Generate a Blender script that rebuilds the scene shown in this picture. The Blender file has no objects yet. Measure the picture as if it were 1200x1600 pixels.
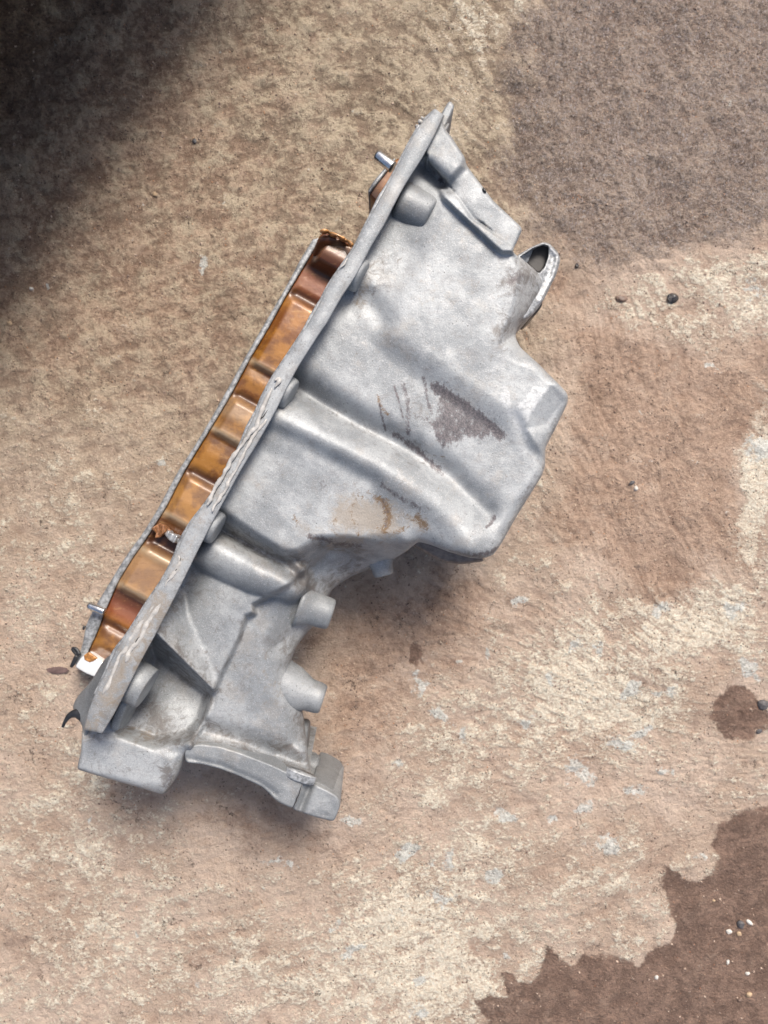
import bpy, math, random
import numpy as np
from mathutils import Vector, Matrix, noise as mnoise

# ------------------------------------------------------------------ camera, sky, sun, exposure
S = bpy.context.scene
U = 0.0004                      # one unit of the drawings below, in metres
CH = 1443.0                     # camera height above the ground, in those units
RF = 1143.0                     # camera distance to the plane the drawings were measured in
C = bpy.context.collection

cam_d = bpy.data.cameras.new('camera'); cam = bpy.data.objects.new('camera', cam_d); C.objects.link(cam)
cam.location = (0, 0, CH * U); cam.rotation_euler = (0, 0, 0)
cam_d.sensor_fit = 'VERTICAL'; cam_d.lens = 5.6; cam_d.sensor_height = 2 * 5.6 * 800 / RF
cam_d.sensor_width = cam_d.sensor_height * 0.75
cam_d.clip_start = 0.01; cam_d.clip_end = 50
cam_d.dof.use_dof = True; cam_d.dof.focus_distance = (CH - 290) * U; cam_d.dof.aperture_fstop = 1.7
S.camera = cam

SUN_EL, SUN_AZ = math.radians(52), math.radians(22)      # azimuth clockwise from +Y (top of the photo)
w = bpy.data.worlds.new('World'); S.world = w; w.use_nodes = True
nt = w.node_tree; nt.nodes.clear()
sky = nt.nodes.new('ShaderNodeTexSky'); sky.sky_type = 'NISHITA'; sky.sun_disc = False
sky.sun_elevation = SUN_EL; sky.sun_rotation = SUN_AZ
sky.air_density = 1.0; sky.dust_density = 5.0; sky.ozone_density = 1.0
bg = nt.nodes.new('ShaderNodeBackground'); bg.inputs['Strength'].default_value = 0.095
wo = nt.nodes.new('ShaderNodeOutputWorld')
nt.links.new(sky.outputs[0], bg.inputs[0]); nt.links.new(bg.outputs[0], wo.inputs[0])

sd = bpy.data.lights.new('sun', 'SUN'); so = bpy.data.objects.new('sun', sd); C.objects.link(so)
sd.energy = 2.6; sd.angle = math.radians(20); sd.color = (1.0, 0.94, 0.86)
dv = Vector((math.sin(SUN_AZ) * math.cos(SUN_EL), math.cos(SUN_AZ) * math.cos(SUN_EL), math.sin(SUN_EL)))
so.rotation_euler = dv.to_track_quat('Z', 'Y').to_euler(); so.location = dv * 2

S.view_settings.view_transform = 'Standard'; S.view_settings.look = 'None'
S.view_settings.exposure = 0.72; S.view_settings.gamma = 1

# ------------------------------------------------------------------ helpers
rnd = random.Random(7)
TV = np.array([-0.481, 0.877]); NV = np.array([0.877, 0.481])     # along the flange / away from it
def W(px, py, z):
    f = (CH - z) / RF * U
    return np.stack([(np.asarray(px, float) - 600) * f, (800 - np.asarray(py, float)) * f, np.asarray(z, float) * U + 0 * np.asarray(px, float)], -1)
def w1(px, py, z): return Vector(W(px, py, z).tolist())

def tag(o, label=None, cat=None, group=None, kind=None):
    if label: o['label'] = label
    if cat: o['category'] = cat
    if group: o['group'] = group
    if kind: o['kind'] = kind
    return o

def mesh(name, verts, faces, mat, parent=None, smooth=True, attrs=None):
    me = bpy.data.meshes.new(name)
    v = np.asarray(verts, float)
    if parent is not None: v = v - np.array(parent.location)
    me.from_pydata(v.tolist(), [], faces)
    me.materials.append(mat)
    if attrs:
        for k, a in attrs.items():
            at = me.attributes.new(k, 'FLOAT', 'POINT'); at.data.foreach_set('value', np.asarray(a, np.float32))
    if smooth: me.shade_smooth()
    me.update()
    o = bpy.data.objects.new(name, me); C.objects.link(o)
    if parent is not None: o.parent = parent
    return o

def resample(poly, step=6, closed=True):
    P = np.array(poly, float); out = []
    n = len(P)
    for i in range(n if closed else n - 1):
        a, b = P[i], P[(i + 1) % n]; k = max(1, int(round(np.hypot(*(b - a)) / step)))
        for j in range(k): out.append(a + (b - a) * j / k)
    if not closed: out.append(P[-1])
    return np.array(out)
def smoothpoly(poly, it=2, step=5, closed=True):
    P = resample(poly, step, closed)
    for _ in range(it):
        Q = (np.roll(P, 1, 0) + 2 * P + np.roll(P, -1, 0)) / 4
        if not closed: Q[0], Q[-1] = P[0], P[-1]
        P = Q
    return P
def seg_dist(X, Y, P, closed=True):
    """distance to polyline, nearest point"""
    n = len(P); best = np.full(X.shape, 1e18); bx = np.zeros(X.shape); by = np.zeros(X.shape)
    for i in range(n if closed else n - 1):
        a = P[i]; b = P[(i + 1) % n]; d = b - a; L = d @ d + 1e-12
        t = np.clip(((X - a[0]) * d[0] + (Y - a[1]) * d[1]) / L, 0, 1)
        qx = a[0] + t * d[0]; qy = a[1] + t * d[1]; r = (X - qx) ** 2 + (Y - qy) ** 2
        m = r < best
        best = np.where(m, r, best); bx = np.where(m, qx, bx); by = np.where(m, qy, by)
    return np.sqrt(best), bx, by
def inside(X, Y, P):
    c = np.zeros(X.shape, bool); n = len(P)
    for i in range(n):
        x0, y0 = P[i]; x1, y1 = P[(i + 1) % n]
        if y0 == y1: continue
        m = ((y0 > Y) != (y1 > Y)) & (X < (x1 - x0) * (Y - y0) / (y1 - y0) + x0)
        c ^= m
    return c
def sdf(X, Y, P):
    P = np.asarray(P, float)
    d, _, _ = seg_dist(X, Y, P); return np.where(inside(X, Y, P), d, -d)
def ss(a, b, x):
    t = np.clip((x - a) / (b - a), 0, 1); return t * t * (3 - 2 * t)
def smax(a, b, k):
    h = np.clip(0.5 + 0.5 * (a - b) / k, 0, 1); return b + (a - b) * h + k * h * (1 - h)
def smin(a, b, k): return -smax(-a, -b, k)
def step_(X, Y, poly, w0, w1_):                # 0 outside .. 1 inside, edge spread from -w0 to w1
    return ss(-w0, w1_, sdf(X, Y, poly))
def line_d(X, Y, pts): return seg_dist(X, Y, np.array(pts, float), False)[0]
def line_t(X, Y, pts):
    a = np.array(pts[0], float); b = np.array(pts[-1], float); d = b - a
    return np.clip(((X - a[0]) * d[0] + (Y - a[1]) * d[1]) / (d @ d), 0, 1)
def vnoise(X, Y, s, seed=0):
    r = np.random.RandomState(seed); G = r.rand(257, 257)
    x = X / s + 1000; y = Y / s + 1000; xi = np.floor(x).astype(int); yi = np.floor(y).astype(int)
    fx = x - xi; fy = y - yi; fx = fx * fx * (3 - 2 * fx); fy = fy * fy * (3 - 2 * fy)
    g = lambda i, j: G[i % 256, j % 256]
    return (g(xi, yi) * (1 - fx) + g(xi + 1, yi) * fx) * (1 - fy) + (g(xi, yi + 1) * (1 - fx) + g(xi + 1, yi + 1) * fx) * fy * 1.0
def fbm(X, Y, s, seed=0, n=4):
    t = 0; a = 0.5
    for i in range(n): t = t + a * vnoise(X, Y, s / 2 ** i, seed + i); a *= 0.5
    return t / (1 - 0.5 ** n)

def relief(name, poly, hf, zbot, mat, parent, step=2.0, R=6, draft=0, attrs=None, skirt=True, open_test=None, off=0, rings=3, smooth_it=2):
    """a cast piece: outline + height over it, rounded rim, side walls going down to zbot"""
    P = smoothpoly(poly, smooth_it, 4) if smooth_it else resample(poly, 4)
    x0, y0 = P.min(0) - 2 * step; x1, y1 = P.max(0) + 2 * step
    xs = np.arange(x0, x1, step); ys = np.arange(y0, y1, step)
    cx, cy = np.meshgrid(xs[:-1] + step / 2, ys[:-1] + step / 2)
    keep = inside(cx, cy, P)
    gx, gy = np.meshgrid(xs, ys); ny, nx = gx.shape
    idx = np.arange(nx * ny).reshape(ny, nx)
    q = np.stack([idx[:-1, :-1], idx[1:, :-1], idx[1:, 1:], idx[:-1, 1:]], -1)[keep]
    used = np.unique(q); rm = -np.ones(nx * ny, int); rm[used] = np.arange(len(used)); q = rm[q]
    vx = gx.ravel()[used].copy(); vy = gy.ravel()[used].copy()
    e = np.concatenate([q[:, [0, 1]], q[:, [1, 2]], q[:, [2, 3]], q[:, [3, 0]]])
    key = np.sort(e, 1); _, inv, cnt = np.unique(key[:, 0] * 10 ** 7 + key[:, 1], return_inverse=True, return_counts=True)
    be = e[cnt[inv] == 1]; bv = np.unique(be)
    _, nxp, nyp = seg_dist(vx[bv], vy[bv], P); vx[bv] = nxp; vy[bv] = nyp
    d, _, _ = seg_dist(vx, vy, P); d[bv] = 0
    Rv = R(vx, vy) if callable(R) else np.full(vx.shape, float(R))
    q1 = np.clip(1 - d / np.maximum(Rv, .01), 0, 1)
    z = hf(vx, vy) + off - Rv * (1 - np.sqrt(np.maximum(0, 1 - q1 ** 2)))
    V = W(vx, vy, z); faces = q.tolist(); extra = []
    if skirt:
        # inward normals from sdf differences
        bx, by = vx[bv], vy[bv]; h = 6.0
        gxn = sdf(bx + h, by, P) - sdf(bx - h, by, P); gyn = sdf(bx, by + h, P) - sdf(bx, by - h, P)
        L = np.hypot(gxn, gyn) + 1e-6; gxn /= L; gyn /= L
        base = V[bv]; nb = len(bv); back = -np.ones(len(vx), int); back[bv] = np.arange(nb)
        n0 = len(V); ringsV = []
        zb = np.full(nb, zbot * U) if not callable(zbot) else zbot(bx, by) * U
        for k in range(1, rings + 1):
            t = k / rings; r = base.copy()
            r[:, 0] += gxn * draft * U * t; r[:, 1] += -gyn * draft * U * t
            r[:, 2] = base[:, 2] * (1 - t) + np.minimum(zb, base[:, 2] - 1 * U) * t; ringsV.append(r)
        V = np.concatenate([V] + ringsV)
        for a, b in be:
            if open_test is not None and open_test(0.5 * (vx[a] + vx[b]), 0.5 * (vy[a] + vy[b])): continue
            ia, ib = back[a], back[b]; pa, pb = a, b
            for k in range(rings):
                qa = n0 + k * nb + ia; qb = n0 + k * nb + ib
                faces.append((int(pb), int(pa), int(qa), int(qb))); pa, pb = qa, qb
        px = np.concatenate([vx] + [bx] * rings); py = np.concatenate([vy] + [by] * rings)
    else: px, py = vx, vy
    at = {k: f(px, py) for k, f in attrs.items()} if attrs else None
    return mesh(name, V, faces, mat, parent, True, at)

def lathe(name, p0, p1, prof, mat, parent=None, seg=28, squash=None, attrs=None):
    """prof: list of (t along p0->p1 in 0..1, radius in units)"""
    a = Vector(p0); b = Vector(p1); ax = (b - a); zc = Vector((0, 0, 1))
    if abs(ax.normalized().z) > .95: zc = Vector((0, 1, 0))
    e1 = ax.cross(zc).normalized(); e2 = e1.cross(ax).normalized()
    V = []; F = []
    for t, r in prof:
        for k in range(seg):
            an = 2 * math.pi * k / seg
            V.append(tuple(a + ax * t + (e1 * math.cos(an) + e2 * math.sin(an) * (squash or 1)) * r * U))
    n = len(prof)
    for i in range(n - 1):
        for k in range(seg):
            k2 = (k + 1) % seg; F.append((i * seg + k, i * seg + k2, (i + 1) * seg + k2, (i + 1) * seg + k))
    F.append(tuple(range(seg))[::-1]); F.append(tuple((n - 1) * seg + k for k in range(seg)))
    return mesh(name, V, F, mat, parent)
def tube(pts, rads, seg=8, flat=1.0):
    V = []; F = []; n = len(pts)
    for i, p in enumerate(pts):
        a = Vector(pts[max(0, i - 1)]); b = Vector(pts[min(n - 1, i + 1)]); ax = (b - a).normalized()
        e1 = ax.cross(Vector((0, 0, 1)))
        e1 = e1.normalized() if e1.length > 1e-4 else Vector((1, 0, 0)); e2 = e1.cross(ax)
        for k in range(seg):
            an = 2 * math.pi * k / seg
            V.append(tuple(Vector(p) + (e1 * math.cos(an) + e2 * math.sin(an) * flat) * rads[i] * U))
    for i in range(n - 1):
        for k in range(seg):
            k2 = (k + 1) % seg; F.append((i * seg + k, i * seg + k2, (i + 1) * seg + k2, (i + 1) * seg + k))
    F.append(tuple(range(seg))[::-1]); F.append(tuple((n - 1) * seg + k for k in range(seg)))
    return V, F

# ------------------------------------------------------------------ materials
class NB:
    def __init__(s, name):
        s.m = bpy.data.materials.new(name); s.m.use_nodes = True; s.t = s.m.node_tree; s.n = s.t.nodes
        s.b = s.n['Principled BSDF']
        tc = s.n.new('ShaderNodeTexCoord'); mp = s.n.new('ShaderNodeMapping'); mp.inputs['Scale'].default_value = (1 / U,) * 3
        s.t.links.new(tc.outputs['Object'], mp.inputs['Vector']); s.co = mp.outputs[0]
    def l(s, a, b): s.t.links.new(a, b)
    def noise(s, scale, det=4, rough=.55, co=None, dist=0, stretch=None, rot=0):
        n = s.n.new('ShaderNodeTexNoise'); n.inputs['Scale'].default_value = 1 / scale; n.inputs['Detail'].default_value = det
        n.inputs['Roughness'].default_value = rough; n.inputs['Distortion'].default_value = dist
        v = co or s.co
        if stretch:
            m = s.n.new('ShaderNodeMapping'); m.inputs['Rotation'].default_value = (0, 0, rot); m.inputs['Scale'].default_value = stretch
            s.l(v, m.inputs[0]); v = m.outputs[0]
        s.l(v, n.inputs['Vector']); return n.outputs[0]
    def voro(s, scale, feat='F1', co=None, rand=1):
        n = s.n.new('ShaderNodeTexVoronoi'); n.feature = feat; n.inputs['Scale'].default_value = 1 / scale
        n.inputs['Randomness'].default_value = rand
        s.l(co or s.co, n.inputs['Vector']); return n.outputs[0]
    def attr(s, name):
        n = s.n.new('ShaderNodeAttribute'); n.attribute_name = name; return n.outputs['Fac']
    def math(s, op, a, b=0.0, c=0.0, clamp=False):
        n = s.n.new('ShaderNodeMath'); n.operation = op; n.use_clamp = clamp
        for i, v in enumerate((a, b, c)):
            if hasattr(v, 'is_output'): s.l(v, n.inputs[i])
            else: n.inputs[i].default_value = v
        return n.outputs[0]
    def ramp(s, f, a, b):         # smoothstep a..b -> 0..1
        n = s.n.new('ShaderNodeMapRange'); n.interpolation_type = 'SMOOTHSTEP'
        s.l(f, n.inputs[0]); n.inputs[1].default_value = a; n.inputs[2].default_value = b; return n.outputs[0]
    def mix(s, f, a, b, mode='MIX'):
        n = s.n.new('ShaderNodeMix'); n.data_type = 'RGBA'; n.blend_type = mode
        for i, v in ((0, f), (6, a), (7, b)):
            if hasattr(v, 'is_output'): s.l(v, n.inputs[i])
            elif i == 0: n.inputs[0].default_value = v
            else: n.inputs[i].default_value = (*v, 1)
        return n.outputs[2]
    def bump(s, h, dist, strength=1.0, normal=None):
        n = s.n.new('ShaderNodeBump'); n.inputs['Distance'].default_value = dist * U; n.inputs['Strength'].default_value = strength
        s.l(h, n.inputs['Height'])
        if normal is not None: s.l(normal, n.inputs['Normal'])
        return n.outputs[0]
    def set(s, **k):
        for a, v in k.items():
            a = a.replace('_', ' ')
            if hasattr(v, 'is_output'): s.l(v, s.b.inputs[a])
            else: s.b.inputs[a].default_value = (*v, 1) if isinstance(v, tuple) else v

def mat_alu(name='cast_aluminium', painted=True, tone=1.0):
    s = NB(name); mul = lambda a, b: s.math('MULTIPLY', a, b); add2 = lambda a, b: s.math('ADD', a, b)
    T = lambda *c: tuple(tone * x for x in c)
    big = s.noise(95, 5, .6); mid = s.noise(30, 6, .7, dist=.5); fine = s.noise(3.2, 3, .7); grain = s.noise(1.7, 2, .7); gr2 = s.noise(7, 4, .7)
    c = s.mix(s.ramp(big, .40, .60), T(.225, .240, .252), T(.350, .366, .376))
    c = s.mix(mul(s.ramp(mid, .52, .66), .35), c, T(.22, .215, .215))
    c = s.mix(mul(s.ramp(mid, .46, .36), .22), c, T(.47, .47, .475))
    c = s.mix(mul(s.ramp(gr2, .54, .66), .22), c, T(.19, .185, .185))
    c = s.mix(mul(s.ramp(fine, .54, .63), .33), c, T(.17, .168, .17))
    c = s.mix(mul(s.ramp(grain, .56, .66), .35), c, T(.62, .62, .63))
    tan = s.noise(70, 6, .72)
    c = s.mix(mul(s.ramp(tan, .52, .64), .18), c, T(.34, .28, .215))
    blot = s.noise(16, 6, .75, dist=.8)
    pit = s.ramp(s.voro(9), .14, .07); pm = s.ramp(s.noise(40, 2), .54, .60)
    c = s.mix(mul(mul(pit, pm), .7), c, (.04, .04, .04))
    rgh = s.math('MULTIPLY_ADD', mid, .3, .40)
    if painted:
        k0 = s.math('SUBTRACT', blot, .5)
        sc = s.attr('smudge')
        c = s.mix(mul(s.ramp(s.math('ADD', sc, mul(k0, 2.4)), .25, .95), .75), c, (.105, .090, .080))
        tn = s.attr('tan')
        c = s.mix(mul(s.ramp(s.math('ADD', tn, mul(k0, 2.0)), .25, .9), .6), c, (.30, .245, .185))
        r = s.attr('rust'); rn = s.math('SUBTRACT', s.noise(7, 6, .8, dist=1.2), .5)
        c = s.mix(mul(s.ramp(s.math('ADD', r, mul(rn, 3.0)), .30, .70), .8), c, (.15, .082, .028))
        k = s.attr('scrape')
        c = s.mix(mul(s.ramp(s.math('ADD', k, mul(s.math('SUBTRACT', s.noise(8, 5, .75), .5), 2.0)), .34, .60), .5), c, (.55, .56, .57))
        g = s.attr('grime'); gn = s.math('SUBTRACT', s.noise(9, 8, .8, stretch=(1.5, .75, 1), rot=.35), .5)
        c = s.mix(mul(s.ramp(s.math('ADD', g, add2(mul(gn, 2.2), mul(s.math('SUBTRACT', fine, .5), .9))), .24, .72), .84), c, s.mix(s.ramp(fine, .45, .6), (.040, .030, .036), (.12, .10, .105)))
    s.set(Base_Color=c, Metallic=.25, Roughness=rgh)
    h = s.math('ADD', mul(fine, .8), mul(s.noise(9, 3), .35))
    s.set(Normal=s.bump(h, 1.3, .5)); return s.m

def mat_plain(name, col, rough=.5, metal=0, var=.3, scale=12, bump=.6, coat=0):
    s = NB(name); n = s.noise(scale, 5, .65)
    c = s.mix(s.ramp(n, .3, .72), tuple(x * (1 - var) for x in col), tuple(min(1, x * (1 + var)) for x in col))
    s.set(Base_Color=c, Roughness=s.math('MULTIPLY_ADD', n, .2, rough - .1), Metallic=metal, Coat_Weight=coat)
    s.set(Normal=s.bump(s.noise(scale * .4, 3), bump, .6)); return s.m

def mat_varnish():
    s = NB('oil_varnish')
    n = s.noise(38, 4, .6); f = s.noise(4, 4, .7); d = s.attr('dark'); p = s.attr('pale'); r = s.attr('red')
    c = s.mix(s.ramp(n, .40, .60), (.15, .055, .007), (.32, .140, .020))
    c = s.mix(s.math('MULTIPLY', r, 1.0, clamp=True), c, (.20, .045, .016))
    c = s.mix(s.math('MULTIPLY', d, 1.0, clamp=True), c, (.055, .020, .010))
    c = s.mix(s.math('MULTIPLY', p, 1.0, clamp=True), c, (.42, .32, .215))  # pale staining, with the ribs' highlights painted in
    c = s.mix(s.math('MULTIPLY', s.ramp(f, .6, .75), .3), c, (.5, .3, .15))
    sk = s.noise(14, 6, .75, stretch=(.35, 1.3, 1), rot=-.5); c = s.mix(s.math('MULTIPLY', s.ramp(sk, .53, .68), .40), c, (.060, .020, .006)); c = s.mix(s.math('MULTIPLY', s.ramp(sk, .44, .34), .35), c, (.42, .24, .09))
    s.set(Base_Color=c, Metallic=.1, Roughness=s.math('MULTIPLY_ADD', sk, .5, .18), Coat_Weight=.3, Coat_Roughness=.14)
    s.set(Normal=s.bump(s.noise(8, 3), 1.0, .4)); return s.m

def mat_ground():
    s = NB('stained_concrete')
    A = {k: s.attr(k) for k in ('cream', 'wet', 'brown', 'grey', 'olive', 'fleck', 'mud_shade', 'hgt')}
    add = lambda a, b: s.math('ADD', a, b); mul = lambda a, b: s.math('MULTIPLY', a, b)
    nz = lambda n, k: mul(s.math('SUBTRACT', n, .5), k)
    n1 = s.noise(150, 6, .6); n2 = s.noise(36, 7, .72, dist=.4); n3 = s.noise(10, 6, .75); n4 = s.noise(3.0, 4, .8); n5 = s.noise(1.7, 2, .8)
    n6 = s.noise(5.5, 5, .75)
    st = s.noise(13, 7, .8, stretch=(.6, 1.0, 1), rot=-.3, dist=.35)
    st2 = s.noise(4.5, 4, .75, stretch=(.7, 1.0, 1), rot=-.3)
    edge = s.noise(46, 9, .75)
    c = s.mix(s.ramp(n1, .38, .62), (.52, .395, .305), (.67, .53, .425))
    c = s.mix(mul(s.ramp(n2, .50, .64), .38), c, (.42, .29, .22))
    c = s.mix(mul(s.ramp(A['hgt'], -.2, -.9), .30), c, (.30, .19, .14))
    c = s.mix(mul(s.ramp(A['hgt'], .15, .8), .25), c, (.68, .54, .43))
    c = s.mix(mul(s.ramp(n2, .47, .38), .4), c, (.60, .46, .36))
    c = s.mix(mul(s.ramp(n3, .53, .62), .30), c, (.30, .185, .135))
    # olive / tan part
    oc = s.mix(s.ramp(add(add(mul(n3, .35), mul(n6, .25)), add(mul(n2, .4), mul(A['hgt'], .09))), .44, .56), (.185, .140, .092), (.53, .45, .32))
    c = s.mix(mul(A['olive'], .85), c, oc)
    # brown part, damp at the right
    bm = s.ramp(add(A['brown'], nz(edge, 2.4)), .15, .85)
    c = s.mix(mul(bm, .70), c, s.mix(s.ramp(add(n3, mul(A['hgt'], .06)), .42, .58), (.27, .165, .112), (.47, .32, .23)))
    # grey granular part
    gm = s.ramp(add(A['grey'], nz(edge, 2.6)), .10, .95)
    gg = s.mix(s.ramp(add(add(mul(n6, .4), mul(n3, .6)), mul(A['hgt'], .08)), .43, .57), (.125, .088, .070), (.43, .34, .275))
    gg = s.mix(mul(s.ramp(s.noise(22, 5, .75), .46, .60), .5), gg, (.25, .215, .20))
    gg = s.mix(mul(s.ramp(n4, .52, .62), .6), gg, (.36, .32, .31))
    gg = s.mix(mul(s.ramp(s.noise(6, 5, .8), .55, .63), .7), gg, (.36, .20, .12))
    bl = s.noise(4.2, 4, .8, stretch=(1, .6, 1))
    gg = s.mix(mul(s.ramp(bl, .54, .62), .8), gg, (.50, .48, .50))
    gg = s.mix(mul(s.ramp(s.noise(8, 5, .8), .47, .39), .85), gg, (.045, .030, .025))
    c = s.mix(mul(gm, .80), c, gg)
    # cream worn coat
    cb = s.math('MULTIPLY', s.math('SUBTRACT', A['cream'], .53), 2.6)
    cm0 = add(add(cb, nz(st, 2.6)), add(nz(n2, 1.0), add(nz(st2, 3.2), mul(A['hgt'], .55))))
    cm = s.ramp(cm0, .0, .24)
    cm_ = mul(cm, s.math('SUBTRACT', 1.0, mul(bm, .6)))
    c = s.mix(mul(s.ramp(cm0, -.35, .05), .35), c, (.52, .38, .29))
    c = s.mix(mul(cm_, .85), c, s.mix(s.ramp(n6, .42, .58), (.72, .61, .47), (.90, .85, .71)))
    # whitish-grey paint flecks
    fb = s.noise(13, 7, .8)
    fm = s.ramp(add(A['fleck'], add(nz(fb, 2.6), add(nz(s.noise(60, 2), 1.0), mul(A['hgt'], .15)))), .50, .66)
    c = s.mix(mul(fm, .8), c, s.mix(s.ramp(n6, .40, .60), (.52, .53, .49), (.80, .81, .77)))
    # fine grains, dark pores
    c = s.mix(mul(s.ramp(n4, .55, .64), .30), c, s.mix(s.ramp(n6, .45, .55), (.62, .44, .33), (.80, .66, .50)))
    c = s.mix(mul(s.ramp(n4, .43, .36), .28), c, (.15, .09, .07))
    c = s.mix(mul(s.ramp(n6, .40, .32), .35), c, (.13, .08, .06))
    por = mul(s.ramp(s.voro(8), .22, .12), s.ramp(s.noise(24, 4), .50, .58))
    c = s.mix(mul(por, .8), c, (.05, .035, .03))
    gsp = mul(s.ramp(s.voro(12), .16, .11), s.ramp(s.noise(31, 3), .46, .56))
    c = s.mix(mul(gsp, .75), c, s.mix(s.ramp(n3, .45, .55), (.55, .26, .13), (.80, .66, .50)))
    cr = s.math('ABSOLUTE', nz(s.noise(75, 7, .62), 1.0)); crm = mul(s.ramp(cr, .007, .0015), s.ramp(s.noise(38, 3, .6), .55, .62))
    c = s.mix(mul(crm, .85), c, (.055, .036, .03))
    # mud patches, plus the corner shade painted in the same soil colour
    mm = s.ramp(add(A['mud_shade'], nz(edge, 1.4)), .15, .85)
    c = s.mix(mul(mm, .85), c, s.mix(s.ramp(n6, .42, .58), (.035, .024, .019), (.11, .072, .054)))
    # wet area: darker, smoother
    wm = s.ramp(add(A['wet'], nz(edge, 1.1)), .38, .56)
    wc = s.mix(s.ramp(add(n2, mul(A['hgt'], .04)), .42, .58), (.150, .092, .068), (.27, .175, .13))
    wc = s.mix(mul(s.ramp(n4, .53, .62), .5), wc, (.36, .22, .155))
    wc = s.mix(mul(s.ramp(n6, .45, .36), .6), wc, (.065, .042, .036))
    wc = s.mix(mul(gsp, .7), wc, s.mix(s.ramp(n3, .45, .55), (.40, .15, .07), (.5, .38, .28)))
    c = s.mix(mul(wm, .93), c, wc)
    rg = s.math('SUBTRACT', .86, mul(wm, .25)); rg = s.math('SUBTRACT', rg, mul(gm, .34))
    s.set(Base_Color=c, Roughness=rg, Specular_IOR_Level=.35)
    h = add(add(mul(n3, 2.0), mul(n2, 1.8)), mul(n4, .7))
    h = add(h, mul(st, 1.4)); h = add(h, mul(n6, 1.2)); h = add(h, mul(gm, mul(n6, 1.6))); h = s.math('SUBTRACT', h, mul(por, .9)); h = add(h, mul(cm_, .28)); h = add(h, mul(gsp, .6))
    h = s.math('SUBTRACT', h, mul(wm, .3)); h = s.math('SUBTRACT', h, mul(crm, .8))
    s.set(Normal=s.bump(h, 5.0, .9)); return s.m

M_alu = mat_alu(); M_alu2 = mat_alu('aluminium_plain', False, .84)
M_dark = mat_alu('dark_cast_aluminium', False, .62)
M_mach = mat_plain('machined_aluminium', (.30, .31, .32), .5, .35, .5, 7, .8)
M_steel = mat_plain('steel', (.62, .63, .64), .25, .95, .15, 8, .2)
M_var = mat_varnish()
M_black = mat_plain('black_rubber', (.022, .023, .026), .38, 0, .3, 6, .6)
M_seal = mat_plain('grey_silicone', (.40, .385, .365), .5, 0, .22, 10, .8)
M_bore = mat_plain('dark_bore', (.050, .046, .044), .6, 0, .3, 14, .4)
M_hole = mat_plain('oily_iron', (.05, .047, .045), .35, .3, .3, 14, .4)
M_ground = mat_ground()
M_blocker = mat_plain('blocker_wood', (.035, .024, .018), .7, 0, .3, 30, 1)

# ------------------------------------------------------------------ ground
def axis(lo, hi, step, far):
    a = list(np.arange(lo, hi + .1, step)); g = step; x = hi
    while x < far: g *= 1.3; x += g; a.append(x)
    g = step; x = lo
    while x > -far: g *= 1.35; x -= g; a.insert(0, x)
    return np.array(a)
# in image units measured on the ground plane
gxs = axis(-40, 1240, 2.6, 9000); gys = axis(-40, 1640, 2.6, 9000)
GX, GY = np.meshgrid(gxs, gys); gX, gY = GX.ravel(), GY.ravel()
WET = [(1300, 1255), (1200, 1262), (1157, 1279), (1123, 1296), (1117, 1324), (1131, 1341), (1106, 1369), (1089, 1386), (1066, 1374), (1044, 1364), (1036, 1380), (1039, 1409), (1061, 1448), (1044, 1482), (1005, 1518), (960, 1501), (915, 1499), (892, 1515), (868, 1496), (853, 1479), (845, 1510), (825, 1549), (800, 1530), (786, 1527), (791, 1566), (769, 1566), (741, 1572), (757, 1600), (740, 1800), (1300, 1800)]
BROWN = [(880, 520), (960, 505), (1010, 535), (1070, 540), (1120, 552), (1250, 545), (1250, 660), (1170, 680), (1160, 720), (1150, 780), (1170, 850), (1180, 890), (1120, 885), (1090, 905), (1060, 945), (1020, 955), (985, 935), (950, 890), (925, 850), (890, 860), (860, 800), (900, 700), (905, 600)]
GREY = [(860, -100), (845, 20), (805, 45), (818, 95), (785, 130), (790, 200), (795, 290), (830, 345), (880, 385), (950, 420), (1010, 395), (1080, 365), (1120, 380), (1260, 350), (1260, -100)]
CREAMR = [(940, 440), (1010, 415), (1075, 395), (1180, 400), (1260, 370), (1260, 540), (1110, 535), (1040, 530), (985, 520), (950, 480)]
def blob(X, Y, cx, cy, rx, ry=None, rot=0):
    ry = ry or rx; a = math.radians(rot); dx = X - cx; dy = Y - cy
    u = (dx * math.cos(a) + dy * math.sin(a)) / rx; v = (-dx * math.sin(a) + dy * math.cos(a)) / ry
    return np.exp(-(u * u + v * v))
def soft(X, Y, P, w): return ss(-w, w, sdf(X, Y, np.array(P, float)))
# irregular outlines: every mask is read at warped positions
rX, rY = gX, gY
wx = (fbm(rX, rY, 60, 21, 5) - .5); wy = (fbm(rX, rY, 60, 41, 5) - .5)
gX = rX + wx * 62 + (fbm(rX, rY, 13, 51, 3) - .5) * 14; gY = rY + wy * 62 + (fbm(rX, rY, 13, 61, 3) - .5) * 14
wet = soft(rX * .65 + gX * .35, rY * .65 + gY * .35, WET, 26)
for b in ((1172, 1112, 44, 36), (663, 1015, 17, 22)): wet = np.maximum(wet, 1.15 * blob(gX, gY, *b))
brown = .85 * soft(gX, gY, BROWN, 45)
for b, k in (((700, 960, 110, 60, -20), .85), ((600, 1010, 120, 90), .8), ((380, 1290, 140, 50, 10), .55), ((960, 1140, 50, 14), .7),
             ((860, 430, 60, 40), .8), ((790, 300, 50, 90), .5), ((560, 1120, 90, 90), .7), ((975, 980, 40, 12), .4), ((1040, 640, 90, 120), .4), ((1100, 300, 200, 90), .2)):
    brown = np.maximum(brown, k * blob(gX, gY, *b))
brown = np.maximum(brown, .60 * ss(820, 200, gX) * ss(820, 500, gY))  # browner towards the upper left
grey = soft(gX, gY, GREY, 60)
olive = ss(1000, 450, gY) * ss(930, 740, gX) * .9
mud_shade = 0 * gX
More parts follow.
